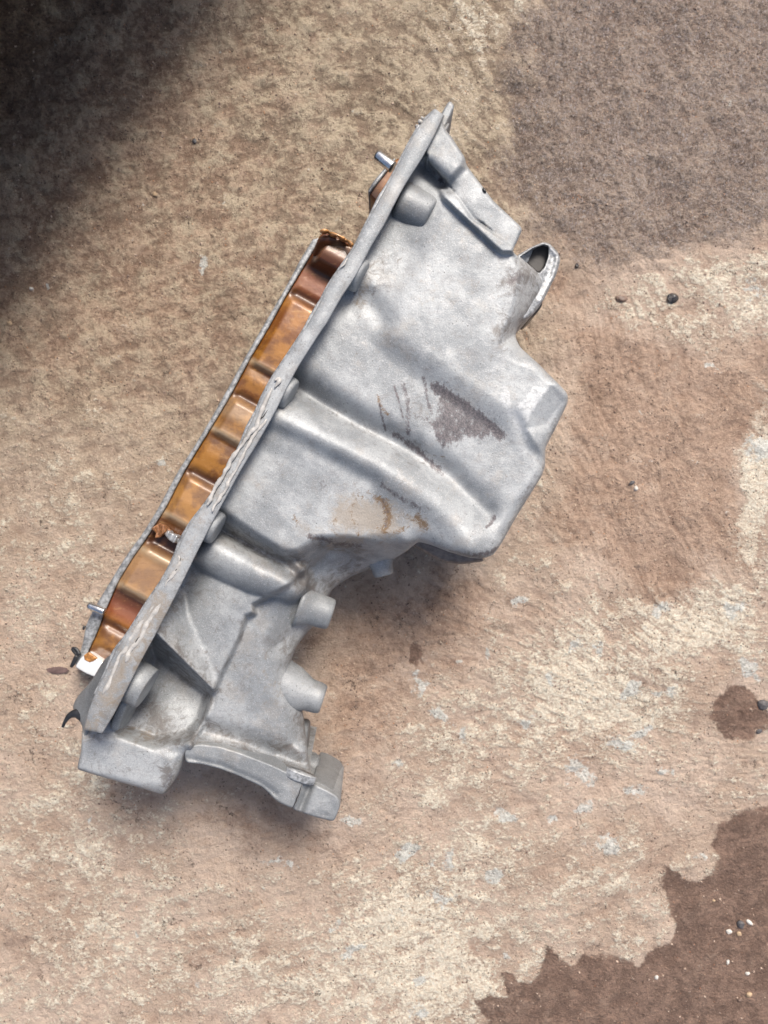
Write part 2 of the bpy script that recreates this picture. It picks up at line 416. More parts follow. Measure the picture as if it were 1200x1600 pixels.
for b, k in (((970, 545, 26, 16), .5), ((940, 610, 60, 20, 20), .35), ((790, 985, 50, 14), .45), ((985, 720, 24, 16), .5), ((1178, 1112, 22, 20), .6), ((690, 925, 60, 22, -25), .4), ((-140, -120, 340, 380), .95)):  # last blob paints the shade of the upper left corner
    mud_shade = np.maximum(mud_shade, k * blob(gX, gY, *b))
cream = np.full(gX.shape, .34)
for b, k in (((60, 760, 170, 150), .14), ((930, 1040, 120, 90), .26), ((1080, 960, 90, 60), .34), ((1185, 800, 30, 130), .55), ((860, 1120, 120, 80), .18), ((700, 1180, 90, 120), .12),
             ((640, 1420, 170, 160), .22), ((660, 1560, 160, 90), .18), ((150, 1300, 160, 120), .16), ((250, 1500, 250, 120), .12), ((840, 860, 60, 70), .18), ((1190, 660, 40, 60), .4),
             ((800, 760, 60, 60), .1), ((690, 30, 130, 60), .16), ((780, 110, 60, 120), .14), ((60, 960, 120, 80), .12), ((1100, 1000, 60, 30), .25), ((1010, 1120, 70, 50), .18), ((900, 1330, 120, 90), .10)):
    cream = cream + k * blob(gX, gY, *b)
cream += .07 * ss(850, 1150, gY)
cream += .27 * soft(gX, gY, CREAMR, 40)
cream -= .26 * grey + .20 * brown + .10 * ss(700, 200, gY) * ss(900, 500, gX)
cream -= .16 * blob(gX, gY, 420, 1330, 230, 90) + .1 * blob(gX, gY, 950, 1250, 120, 80)
fleck = np.zeros(gX.shape)
for b in ((662, 1062, 14, 24, 10), (690, 1118, 12, 24, -20), (716, 1146, 12, 20, -25), (692, 1358, 14, 12), (690, 1410, 18, 14), (793, 1272, 20, 9, 10), (785, 1388, 18, 15), (825, 940, 16, 9), (1032, 962, 16, 16), (1160, 962, 18, 16),
          (905, 1215, 30, 22), (905, 1265, 28, 14), (1000, 1075, 26, 16, -15), (1010, 1150, 12, 10), (130, 1275, 8, 7), (310, 1550, 7, 7), (205, 1460, 8, 6), (545, 1293, 12, 10), (565, 1490, 26, 7, -15), (525, 1455, 9, 14, 30),
          (430, 1360, 24, 8), (660, 1540, 16, 13), (640, 1590, 20, 9), (1090, 1345, 12, 8), (790, 1495, 16, 12), (900, 1015, 12, 20), (930, 1010, 9, 15), (770, 1025, 9, 12), (705, 1030, 10, 10), (1185, 455, 24, 20), (1178, 690, 20, 20), (990, 1240, 20, 12), (940, 1320, 16, 16), (1050, 1080, 14, 8), (1175, 1045, 24, 14),
          (860, 1285, 12, 12), (820, 1150, 12, 14), (855, 1060, 8, 10), (615, 1200, 9, 7), (50, 447, 5, 5), (630, 1335, 10, 14), (1020, 1200, 16, 8), (980, 1160, 14, 9), (230, 735, 10, 8), (305, 410, 16, 12), (1110, 570, 10, 7)):
    fleck = np.maximum(fleck, blob(gX, gY, *b))
fleck = fleck * .9 + .04
gX, gY = rX, rY
# relief of the slab: slow waves, lumps, brushed streaks and pits
ang = np.radians(-18 + 50 * ss(500, 1100, gX) * ss(1300, 900, gY) + 20 * (fbm(gX, gY, 300, 71, 2) - .5))
ua = gX * np.cos(ang) + gY * np.sin(ang); va = -gX * np.sin(ang) + gY * np.cos(ang)
stk = fbm(ua / 3.2, va, 11, 81, 4) - .5
lum = fbm(gX, gY, 34, 9, 5) - .5
rid = 1 - abs(fbm(gX, gY, 46, 91, 5) - .5) * 5
sm = fbm(gX, gY, 10, 12, 3) - .5
rough = .7 + .6 * grey + .3 * ss(900, 500, gY)
relz = (fbm(gX, gY, 150, 3) - .5) * 16 + lum * 13 * rough + stk * 5.5 * (1 - .5 * grey) + sm * 5.0 * rough - 1.6 * np.clip(rid, 0, 1) ** 3
relz = relz * (1 - .35 * ss(.3, .7, wet)) - 1.5 * ss(.3, .7, wet)
hgt = lum * 1.6 + stk * 2.0 + sm * 1.4
gfade = ss(3000, 1500, np.hypot(gX - 600, gY - 800)); relz = relz * gfade - 10
nyg, nxg = GX.shape; ii = np.arange(nxg * nyg).reshape(nyg, nxg)
gq = np.stack([ii[:-1, :-1], ii[1:, :-1], ii[1:, 1:], ii[:-1, 1:]], -1).reshape(-1, 4).tolist()
f0 = CH / RF * U
GV = np.stack([(gX - 600) * f0, (800 - gY) * f0, relz * U], -1)
ground = mesh('ground', GV, gq, M_ground, None, True, dict(cream=cream, wet=wet, brown=brown, grey=grey, olive=olive, fleck=fleck, mud_shade=mud_shade, hgt=hgt))
tag(ground, 'rough reddish brown concrete with cream speckles and dark damp patches', kind='structure')
def gz(px, py):                                   # ground height (units) at an image point
    i = int(np.argmin(abs(gys - py))); j = int(np.argmin(abs(gxs - px))); return relz[i * nxg + j]

# ------------------------------------------------------------------ oil pan
pan = bpy.data.objects.new('oil_pan', None); C.objects.link(pan); pan.location = W(500, 720, 0); pan.empty_display_size = .05
tag(pan, 'grey cast aluminium engine oil pan lying on its side, inner wall coated in amber varnish', 'oil pan')

RL = [(680, 170), (655, 195), (637, 227), (617, 267), (590, 317), (573, 347), (553, 388), (530, 420), (511, 448), (500, 473), (483, 503), (450, 553), (427, 587), (410, 617), (400, 643), (372, 702), (347, 746), (321, 787), (297, 816), (277, 860), (255, 904), (229, 941), (205, 981), (180, 1017), (163, 1054), (148, 1085), (138, 1110), (131, 1140)]
RR = [(694, 180), (681, 208), (660, 247), (632, 290), (612, 328), (603, 347), (580, 385), (558, 428), (530, 470), (511, 505), (500, 520), (466, 573), (448, 607), (434, 636), (424, 655), (401, 695), (376, 735), (354, 776), (331, 818), (311, 857), (288, 904), (262, 955), (243, 992), (222, 1030), (206, 1062), (190, 1094), (176, 1120), (160, 1146)]
# body outline (image units), clockwise from the upper end
BODY = [(690, 185), (698, 207), (703, 210), (727, 247), (728, 257), (753, 290), (770, 313), (817, 357), (807, 380), (800, 392), (808, 400), (835, 420), (850, 440), (845, 462), (826, 492), (808, 512), (805, 527), (813, 543), (840, 567), (880, 607), (888, 617), (887, 630), (870, 665), (852, 700), (852, 727), (847, 743), (807, 807), (783, 850), (770, 868), (753, 873), (735, 872), (700, 862), (675, 852), (653, 846), (640, 858), (616, 873), (580, 888), (550, 900), (530, 912), (517, 923), (508, 945), (490, 978), (475, 994), (462, 1012), (454, 1035), (457, 1060), (468, 1090), (474, 1117), (478, 1150), (482, 1185), (487, 1215), (450, 1212), (380, 1190), (330, 1176), (292, 1172), (285, 1190), (280, 1208), (263, 1236), (255, 1242), (226, 1233), (163, 1215), (120, 1202), (127, 1172), (128, 1140), (150, 1110), (170, 1060), (215, 985), (262, 900), (300, 835), (350, 755), (405, 655), (430, 600), (490, 515), (520, 455), (560, 400), (600, 325), (645, 240)]
def sv(X, Y):
    dx = X - 700; dy = Y - 160; return dx * TV[0] + dy * TV[1], dx * NV[0] + dy * NV[1]
def body_h(X, Y):
    s, v = sv(X, Y)
    h = 292 + 0 * X
    h = h - 8 * ss(60, 360, v)
    # broad crown of the upper part, falling to the rail
    h = h - 16 * (1 - ss(8, 95, v)) * ss(330, 200, s)
    # crease D : upper part a little proud of the flat face E
    up = soft(X, Y, [(560, 440), (578, 495), (610, 535), (650, 565), (700, 600), (760, 640), (800, 665), (828, 700), (900, 690), (950, 300), (600, 100), (520, 400)], 26)
    h = h + 14 * up
    # soft hollow running out of the rail beside the crease
    h = h - 8 * np.exp(-(line_d(X, Y, [(535, 470), (575, 465), (598, 500)]) / 20) ** 2)
    h = h - 6 * np.exp(-(line_d(X, Y, [(600, 430), (640, 400), (590, 480)]) / 26) ** 2)
    # step block B
    B1 = [(655, 190), (760, 160), (870, 380), (799, 394), (752, 352), (730, 342), (699, 292), (664, 252)]
    B2 = [(700, 282), (740, 338), (760, 352), (820, 392), (800, 398), (783, 398), (770, 387), (727, 347), (690, 312), (684, 296)]
    h = h + 13 * step_(X, Y, B2, 2, 7)
    h = smax(h, -200 + (200 + 313 + 0 * X) * step_(X, Y, B1, 2, 5), 3)
    h = h + 11 * step_(X, Y, [(640, 130), (760, 160), (727, 262), (700, 290), (655, 250)], 4, 10)
    h = h - 2 * np.exp(-(line_d(X, Y, [(690, 290), (702, 298), (714, 316), (742, 346)]) / 6) ** 2)
    # dark pocket left of the block
    h = h - 24 * np.exp(-(line_d(X, Y, [(668, 262), (695, 288)]) / 12) ** 2) * .6
    # valley + ridge F
    dF = line_d(X, Y, [(440, 590), (500, 628), (560, 664), (640, 705), (700, 742), (760, 800)]); tF = line_t(X, Y, [(440, 600), (760, 800)])
    h = h - (40 - 28 * tF) * np.exp(-(dF / (22 - 3 * tF)) ** 2)
    dR = line_d(X, Y, [(425, 650), (520, 694), (600, 735), (680, 790), (735, 850)])
    h = h + 19 * np.exp(-(dR / 30) ** 2)
    # below the ridge : small second valley then block G
    dV = line_d(X, Y, [(415, 668), (470, 690), (530, 725), (580, 750)])
    h = h - 6 * np.exp(-(dV / 14) ** 2)
    # lower stage (everything below block G)
    low = soft(X, Y, [(250, 780), (345, 808), (390, 842), (440, 872), (468, 872), (500, 850), (545, 850), (600, 862), (660, 858), (760, 960), (560, 1400), (0, 1400), (0, 800)], 17)
    h = h - (46 * low)
    # slope of the sump side towards the outline
    h = h - 30 * soft(X, Y, [(470, 880), (540, 862), (620, 856), (690, 900), (560, 1000), (430, 1010)], 26)
    # lobe H
    dH = line_d(X, Y, [(330, 862), (400, 893), (448, 905)])
    h = smax(h, 238 + np.sqrt(np.maximum(0, 34 ** 2 - dH ** 2)) * 1.15 - 4 * np.maximum(0, dH - 34), 24)
    # dark hollow between G and lobe
    h = h - 24 * np.exp(-(line_d(X, Y, [(320, 812), (380, 848), (440, 880), (470, 905)]) / 13) ** 2)
    # panel I steps down to bell face J
    J = [(395, 945), (398, 958), (384, 962), (372, 1000), (350, 1045), (335, 1078), (326, 1120), (300, 1160), (292, 1300), (600, 1300), (620, 900), (520, 850), (450, 915)]
    jm = ss(-4, 6, sdf(X, Y, np.array(J, float)))
    h = h - 17 * jm
    dj = sdf(X, Y, np.array(J, float)); h = h - 42 * ss(30, 190, dj) ** 1.5
    # panel I gentle cylinder
    h = h + 9 * np.exp(-((s - 830) / 60) ** 2) * ss(40, 100, v) * (1 - jm)
    h = h - 15 * np.exp(-(line_d(X, Y, [(300, 900), (262, 975), (235, 1020)]) / 18) ** 2)
    # pocket under the rail at the lower end
    h = h - 78 * soft(X, Y, [(243, 1000), (262, 1030), (330, 1082), (318, 1125), (296, 1150), (240, 1160), (190, 1142), (196, 1110), (220, 1055)], 13) * (1 - .45 * ss(1040, 1150, Y))
    h = h + 6 * soft(X, Y, [(100, 1150), (190, 1150), (275, 1182), (285, 1300), (80, 1300)], 10)
    # gusset rib K
    pK = [(240, 984), (338, 1082)]; dK = line_d(X, Y, pK); tK = line_t(X, Y, pK)
    sgn = (X - 240) * (98) - (Y - 984) * (98)          # >0 : right/up side
    wK = np.where(sgn > 0, 40, 9)
    hk = smax(h, (316 - 62 * tK) - dK * (26 / wK) * 1.8, 9); h = h + (hk - h) * (1 - jm)
    # bell foot towards the bracket
    h = h + 16 * np.exp(-(line_d(X, Y, [(300, 1165), (380, 1182), (480, 1216)]) / 10) ** 2)
    h = h - 14 * np.exp(-(line_d(X, Y, [(320, 1140), (380, 1157), (470, 1195)]) / 15) ** 2)
    # facet on the lower right corner and rim
    h = h - .5 * np.clip(4 + sdf(X, Y, np.array([(831, 648), (862, 606), (930, 590), (920, 700), (852, 706), (826, 668)], float)), 0, 30)
    h = h - 4 * np.exp(-(line_d(X, Y, [(805, 650), (826, 700), (850, 722)]) / 10) ** 2)
    # neck towards the pipe
    h = h - 46 * ss(-4, 40, sdf(X, Y, np.array([(800, 400), (812, 430), (800, 480), (780, 540), (900, 540), (900, 380)], float)))
    # casting waviness
    h = h + (fbm(X, Y, 70, 5) - .5) * 4 + (fbm(X, Y, 15, 8, 3) - .5) * .6
    return h
CP = [(740, 280, 6), (700, 215, 6), (800, 375, 4), (815, 530, 34), (790, 480, 20), (850, 580, 16), (880, 610, 9), (870, 665, 12), (850, 720, 14), (800, 820, 20), (770, 865, 14), (700, 860, 16), (655, 850, 26), (600, 880, 60), (540, 905, 60), (480, 990, 55), (455, 1040, 55), (475, 1130, 45), (480, 1190, 20), (440, 1212, 5), (340, 1180, 4), (290, 1180, 12), (270, 1225, 18), (200, 1228, 10), (122, 1200, 6),
      (130, 1140, 2), (220, 985, 1), (350, 755, 1), (450, 570, 1), (560, 400, 1), (645, 240, 1), (280, 870, 1)]
def body_R(X, Y):
    wsum = 0; r = 0
    for x, y, v in CP:
        k = 1 / ((X - x) ** 2 + (Y - y) ** 2 + 60) ** 2; wsum = wsum + k; r = r + k * v
    return r / wsum
def strokes(X, Y, lst):
    r = np.zeros(X.shape)
    for pts, wd, k in lst: r = np.maximum(r, k * np.exp(-(line_d(X, Y, pts) / wd) ** 2))
    return r
def polyd(X, Y, P, k, w): return k * ss(-w, w, sdf(X, Y, np.array(P, float)))
def a_grime(X, Y):
    r = polyd(X, Y, [(680, 603), (697, 610), (727, 628), (760, 655), (790, 683), (773, 677), (753, 687), (727, 682), (713, 692), (690, 700), (680, 682), (671, 660), (685, 647), (685, 623)], .74, 8)
    return np.maximum(r, strokes(X, Y, [([(682, 605), (698, 617), (727, 637), (762, 662), (780, 678)], 11, .92), ([(690, 640), (686, 670), (700, 690)], 9, .6), ([(616, 603), (623, 625), (630, 653)], 2.6, .62), ([(630, 598), (638, 633), (637, 677)], 5, .56), ([(662, 590), (666, 615), (674, 647)], 3.6, .62),
        ([(593, 632), (598, 655), (603, 674)], 2.2, .75), ([(618, 680), (630, 687), (657, 707), (672, 722), (690, 737)], 7, .62), ([(650, 650), (668, 655)], 5, .5),
        ([(597, 757), (615, 770), (633, 783), (663, 797)], 6, .52), ([(773, 808), (768, 818), (760, 823)], 3.6, .72), ([(740, 867), (767, 863), (778, 855)], 4, .68), ([(800, 440), (812, 428)], 10, .46),
        ([(688, 281), (692, 285)], 5, .7), ([(485, 838), (505, 842), (525, 850), (560, 852)], 6, .60), ([(596, 782), (606, 800), (602, 822)], 4, .45), ([(598, 780), (603, 800)], 4, .5), ([(494, 920), (495, 926)], 2, .0), ([(586, 455), (584, 458)], 3, .5), ([(504, 757), (506, 759)], 6, .42), ([(265, 1215), (262, 1228)], 8, .45)]))
def a_smudge(X, Y):
    base = .16 * ss(780, 1000, Y) + .10
    return base + strokes(X, Y, [([(450, 598), (520, 640), (600, 690), (690, 745)], 13, .26), ([(330, 815), (390, 850), (450, 880)], 14, .42), ([(395, 950), (370, 1010), (337, 1080), (300, 1150)], 7, .22), ([(300, 1160), (390, 1175), (470, 1205)], 9, .5), ([(575, 460), (600, 520), (660, 570)], 12, .22), ([(252, 985), (300, 1045), (330, 1082)], 14, .4), ([(200, 1130), (250, 1155), (300, 1150)], 12, .45), ([(450, 1000), (470, 1060), (475, 1150)], 14, .35), ([(560, 880), (500, 920)], 16, .35), ([(240, 990), (190, 1090), (140, 1150)], 10, .3), ([(345, 770), (300, 870)], 10, .3), ([(480, 520), (420, 640), (360, 750)], 7, .3), ([(870, 640), (845, 740), (780, 850)], 7, .3), ([(800, 440), (830, 430)], 26, .62), ([(795, 490), (780, 540)], 20, .42), ([(460, 880), (480, 915)], 17, .75), ([(640, 690), (660, 700)], 14, .4), ([(500, 850), (560, 858)], 10, .5), ([(600, 410), (560, 470)], 22, .42), ([(640, 590), (660, 650)], 14, .35),
        ([(262, 1205), (262, 1230)], 12, .5), ([(240, 1110), (260, 1150)], 22, .45), ([(262, 1020), (300, 1060)], 14, .45), ([(300, 900), (250, 990)], 14, .3), ([(840, 460), (820, 500)], 14, .6), ([(430, 1160), (480, 1190)], 14, .4), ([(330, 1140), (400, 1168)], 14, .35), ([(680, 270), (700, 300)], 12, .4), ([(840, 740), (790, 830)], 6, .35), ([(700, 864), (760, 872)], 6, .35), ([(610, 380), (650, 300)], 12, .25)])
def a_rust(X, Y):
    return strokes(X, Y, [([(590, 620), (596, 636), (606, 648)], 4, .6), ([(560, 770), (548, 800), (560, 836)], 4, .42), ([(590, 826), (620, 832), (640, 822)], 5, .40), ([(588, 778), (604, 790), (608, 808), (600, 828)], 8, .72), ([(652, 808), (664, 822)], 8, .75), ([(630, 805), (650, 812)], 5, .42), ([(484, 838), (500, 842)], 5, .5), ([(565, 775), (580, 770)], 6, .3), ([(460, 810), (465, 815)], 5, .45), ([(655, 712), (702, 712)], 3, .3), ([(520, 840), (525, 800)], 5, .32)])
def a_tan(X, Y):
    return np.maximum(strokes(X, Y, [([(545, 805), (600, 812)], 36, 1.0), ([(560, 840), (520, 848)], 14, .8), ([(640, 812), (660, 820)], 16, .7), ([(470, 820), (500, 830)], 20, .4), ([(250, 940), (215, 1010), (170, 1090)], 22, .85), ([(400, 650), (320, 800), (270, 900)], 12, .5), ([(130, 1150), (150, 1120)], 14, .7), ([(430, 1090), (420, 1060)], 30, .35), ([(230, 1150), (190, 1140)], 16, .5), ([(560, 480), (570, 440)], 18, .4), ([(740, 440), (660, 470)], 20, .3), ([(380, 750), (420, 760)], 16, .25)]), 0)
def a_scrape(X, Y):
    r = polyd(X, Y, [(787, 593), (797, 610), (800, 637), (820, 623), (830, 603), (860, 603), (838, 637), (824, 660), (828, 700), (807, 670), (780, 627)], .62, 5)
    return np.maximum(r, strokes(X, Y, [([(405, 945), (420, 952), (440, 955), (452, 968), (470, 985)], 1.7, .42), ([(395, 1022), (420, 1030), (448, 1038)], 1.4, .36), ([(300, 955), (310, 975), (325, 985)], 1.6, .36), ([(770, 640), (800, 672)], 8, .35), ([(357, 1040), (380, 1050)], 1.4, .34), ([(330, 905), (345, 940)], 8, .22), ([(610, 820), (650, 790)], 8, .25), ([(345, 805), (360, 820)], 2, .35)]))
ATT = dict(grime=a_grime, smudge=a_smudge, rust=a_rust, tan=a_tan, scrape=a_scrape)
def open_side(x, y):
    s, v = sv(x, y); return v < 26 and s < 1095
body = relief('body', BODY, body_h, 14, M_alu, pan, step=2.0, R=body_R, draft=26, attrs=ATT, open_test=open_side, rings=6, smooth_it=2)
LINP = [p for p in RL[3:-3]] + [(p[0] + NV[0] * 85, p[1] + NV[1] * 85) for p in RL[3:-3][::-1]]
relief('wall_lining', LINP, body_h, 14, M_var, pan, step=8.0, R=body_R, attrs=dict(dark=lambda x, y: 0 * x + .5, pale=lambda x, y: 0 * x, red=lambda x, y: 0 * x), skirt=False, off=-22, smooth_it=2)

# upper flange rail: plate whose edge faces the camera
def rail(name, L, Rr, ztop, depth, mat, parent, attrs=None, jitter=.8, bev=3.0, leftslope=0):
    n = 240
    def rs(P):
        P = smoothpoly(P, 3, 6, False); d = np.r_[0, np.cumsum(np.hypot(*np.diff(P, axis=0).T))]; t = np.linspace(0, d[-1], n)
        return np.stack([np.interp(t, d, P[:, 0]), np.interp(t, d, P[:, 1])], -1)
    l = rs(L); r = rs(Rr); V = []; F = []
    zt = ztop if callable(ztop) else (lambda t: ztop)
    PX = []; PY = []
    for i in range(n):
        t = i / (n - 1); z = zt(t); j = (fbm(np.array(l[i, 0]), np.array(l[i, 1]), 30, 4, 3) - .5) * jitter * 2
        a = l[i]; b = r[i]; u = (b - a) / np.hypot(*(b - a)); wd = np.hypot(*(b - a))
        prof = [(-leftslope, -depth), (0, -bev * 1.6), (bev * .35, -bev * .5), (bev, 0), (wd * .5, 1.0), (wd - bev, 0), (wd - bev * .35, -bev * .5), (wd, -bev * 1.6), (wd, -depth)]
        for o_, dz in prof:
            p = a + u * o_; V.append(W(p[0] , p[1], z + dz + (j if dz > -bev * 2 else 0))); PX.append(p[0]); PY.append(p[1])
    m = 9
    for i in range(n - 1):
        for k in range(m):
            k2 = (k + 1) % m; F.append((i * m + k, (i + 1) * m + k, (i + 1) * m + k2, i * m + k2))
    F.append(tuple(range(m))); F.append(tuple((n - 1) * m + k for k in range(m))[::-1])
    PX = np.array(PX); PY = np.array(PY)
    at = {k: f(PX, PY) for k, f in attrs.items()} if attrs else None
    o = mesh(name, V, F, mat, parent, True, at)
    return o
flange = rail('flange', RL, RR, lambda t: 338 - 14 * t, 62, M_alu, pan, ATT, jitter=.5, bev=1.8)
# machined gasket face seen as a thin darker edge on the inner side of the rail
scal = []
for i, (x, y) in enumerate(smoothpoly(RL[1:-2], 2, 6, False)):
    s_ = (x - 700) * TV[0] + (y - 160) * TV[1]; k = 2.2 + 2.6 * max(0, math.cos(s_ / 205 * 2 * math.pi + .6)) ** 6
    scal.append((x - NV[0] * k, y - NV[1] * k))
rail('gasket_face', scal, [(x + NV[0] * 3, y + NV[1] * 3) for x, y in smoothpoly(RL[1:-2], 2, 6, False)], lambda t: 329 - 14 * t, 10, M_mach, pan, None, jitter=.3, bev=1.0)
# upper end tab of the flange
relief('end_tab', [(702, 156), (711, 165), (700, 190), (694, 202), (684, 214), (679, 205), (688, 180)], lambda x, y: 312 + 0 * x, 200, M_alu2, pan, 1.5, 3)
relief('end_tab', [(703, 190), (701, 200), (692, 218), (678, 238), (668, 250), (664, 246), (676, 222), (690, 200)], lambda x, y: 318 + 0 * x, 250, M_alu2, pan, 1.5, 4)
# pale chamfer left of the rail at the upper end, with gasket crumbs
relief('end_chamfer', [(682, 168), (676, 172), (662, 184), (650, 200), (641, 218), (636, 235), (652, 220), (672, 192)], lambda x, y: 318 - (690 - x) * .25, 240, M_mach, pan, 1.5, 2)
# lower end of the flange: dark sloping end face
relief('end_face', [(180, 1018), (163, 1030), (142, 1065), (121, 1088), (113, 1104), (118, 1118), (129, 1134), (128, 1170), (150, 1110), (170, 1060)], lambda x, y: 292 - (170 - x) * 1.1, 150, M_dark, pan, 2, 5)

# bolt bosses behind the rail
def boss(px, py, z, r, ln, back=6, mat=M_alu2, dirv=None, name='bolt_boss', taper=1.0, dz=0, bev=.12, squash=None, fl=1.0):
    d = np.array(dirv if dirv is not None else NV, float); d = d / np.hypot(*d)
    a = w1(px - d[0] * back, py - d[1] * back, z); b = w1(px + d[0] * ln, py + d[1] * ln, z + dz)
    return lathe(name, a, b, [(0, r * fl), (.12, r * (1 + (fl - 1) * .72)), (.28, r * (1 + (fl - 1) * .35)), (.45, r * (1 + (fl - 1) * .08)), (1 - bev, r * taper), (1 - bev * .4, r * taper * .97), (1 - bev * .1, r * taper * .9), (1, r * taper * .80)], mat, pan, 36, squash)
boss(556, 428, 305, 27, 12, bev=.5); boss(446, 612, 302, 26, 12, bev=.5); boss(331, 822, 296, 27, 12, bev=.5)
boss(632, 318, 283, 31, 46, bev=.16, taper=.97)
boss(208, 1064, 276, 35, 26, bev=.06, taper=.96)
# thin fin below it
relief('rib', [(207, 1062), (214, 1068), (205, 1090), (190, 1128), (186, 1142), (172, 1140), (172, 1128), (184, 1100)], lambda x, y: 296 - (y - 1060) * .42, 200, M_alu2, pan, 1.5, 5)

# right-hand bosses of the bell
boss(492, 952, 176, 28, 28, dirv=(.93, .30), back=26, bev=.2, dz=-4, fl=1.45)
boss(594, 874, 150, 24, 26, dirv=(.25, 1), back=16, bev=.3, taper=.8, fl=1.3)
o = boss(456, 1077, 160, 40, 52, dirv=(.93, .30), back=34, bev=.28, taper=.70, fl=1.4)
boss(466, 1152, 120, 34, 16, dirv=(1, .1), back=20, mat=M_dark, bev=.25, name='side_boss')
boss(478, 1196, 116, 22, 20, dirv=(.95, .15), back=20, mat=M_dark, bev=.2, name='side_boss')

# bracket: curved mating flange of the bell
ARC = [(288, 1176), (292, 1166), (312, 1162), (345, 1166), (385, 1179), (425, 1195), (460, 1211), (474, 1222), (470, 1240), (462, 1262), (455, 1263), (432, 1252), (421, 1240), (410, 1230), (372, 1212), (345, 1202), (315, 1194), (290, 1192)]
def arc_h(X, Y):
    d = line_d(X, Y, [(288, 1176), (345, 1184), (400, 1203), (470, 1236)])
    return 246 - (X - 288) * .06 - 3 * np.exp(-(line_d(X, Y, [(290, 1184), (345, 1196), (405, 1222), (430, 1240)]) / 5) ** 2) + (fbm(X, Y, 20, 6, 3) - .5) * 2
relief('bell_flange', ARC, arc_h, 60, M_alu2, pan, 1.4, 3, draft=3)
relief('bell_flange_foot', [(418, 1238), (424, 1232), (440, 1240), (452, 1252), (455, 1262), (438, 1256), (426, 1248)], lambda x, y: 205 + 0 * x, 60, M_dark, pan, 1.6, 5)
relief('mounting_lug', [(466, 1222), (486, 1222), (526, 1242), (533, 1253), (530, 1264), (522, 1284), (490, 1276), (456, 1264), (462, 1243)], lambda X, Y: 226 - 13 * np.exp(-(line_d(X, Y, [(489, 1216), (478, 1242), (466, 1272)]) / 6) ** 2) + (fbm(X, Y, 14, 6, 3) - .5) * 2.5, 60, M_alu2, pan, 1.4, 3, draft=3)
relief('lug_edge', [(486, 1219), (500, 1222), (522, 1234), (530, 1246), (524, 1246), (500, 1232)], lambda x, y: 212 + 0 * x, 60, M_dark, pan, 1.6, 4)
boss(471, 1208, 232, 26, 12, dirv=(-.35, 1), back=2, mat=M_mach, bev=.3, name='bushing', squash=.35)

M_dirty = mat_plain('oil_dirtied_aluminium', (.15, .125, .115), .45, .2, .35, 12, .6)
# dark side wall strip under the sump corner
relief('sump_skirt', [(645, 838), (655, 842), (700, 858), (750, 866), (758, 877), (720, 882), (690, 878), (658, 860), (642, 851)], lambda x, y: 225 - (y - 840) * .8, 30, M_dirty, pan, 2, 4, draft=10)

# pipe neck with open bore at the right
pa = w1(806, 462, 208); 
relief('oil_port', [(806, 400), (830, 386), (848, 378), (857, 379), (873, 395), (876, 407), (869, 430), (850, 468), (838, 486), (822, 500), (806, 496), (798, 460), (800, 420)], lambda X, Y: 262 - 30 * ss(806, 876, X) + (-110) * ss(1, 4, sdf(X, Y, np.array([(811, 401), (832, 387), (849, 381), (858, 384), (858, 400), (852, 418), (844, 428), (838, 427), (822, 412)], float))) + 6 * np.exp(-(line_d(X, Y, [(857, 379), (873, 400), (866, 430), (846, 470)]) / 6) ** 2), 90, M_mach, pan, 1.5, 6, draft=4)
relief('port_bore', [(811, 401), (832, 387), (849, 380), (858, 383), (858, 400), (852, 418), (844, 428), (838, 427), (822, 412)], lambda X, Y: 222 + 0 * X, 120, M_bore, pan, 1.5, 3)
relief('port_glint', [(811, 402), (828, 390), (834, 388), (830, 398), (824, 411), (820, 409)], lambda X, Y: 224 + (834 - X) * .9, 200, M_mach, pan, 1.2, 1, smooth_it=0)
relief('port_underside', [(826, 498), (832, 480), (848, 468), (848, 476), (842, 486), (830, 497)], lambda X, Y: 150 + 0 * X, 60, M_hole, pan, 1.5, 3)
relief('port_underside', [(800, 520), (806, 528), (815, 545), (812, 546), (803, 540)], lambda X, Y: 150 + 0 * X, 60, M_hole, pan, 1.5, 2)

# ---------------------------------------------------------------- lower rail and varnished inner wall
LO = [(489, 374), (470, 404), (453, 437), (440, 460), (412, 508), (383, 558), (350, 618), (325, 662), (300, 703), (280, 733), (245, 798), (220, 838), (205, 857), (186, 886), (168, 916), (152, 942), (141, 962), (133, 980), (131, 1000), (125, 1020), (117, 1040)]
LI = [(501, 371), (483, 403), (462, 438), (449, 459), (420, 512), (391, 560), (361, 617), (334, 662), (308, 704), (289, 735), (260, 792), (225, 847), (209, 869), (185, 908), (167, 950), (163, 958), (159, 970), (154, 984), (148, 997), (138, 1017), (133, 1030)]
rail('lower_flange', LO, LI, lambda t: 60, 50, M_mach, pan, None, jitter=.6, bev=2.0)
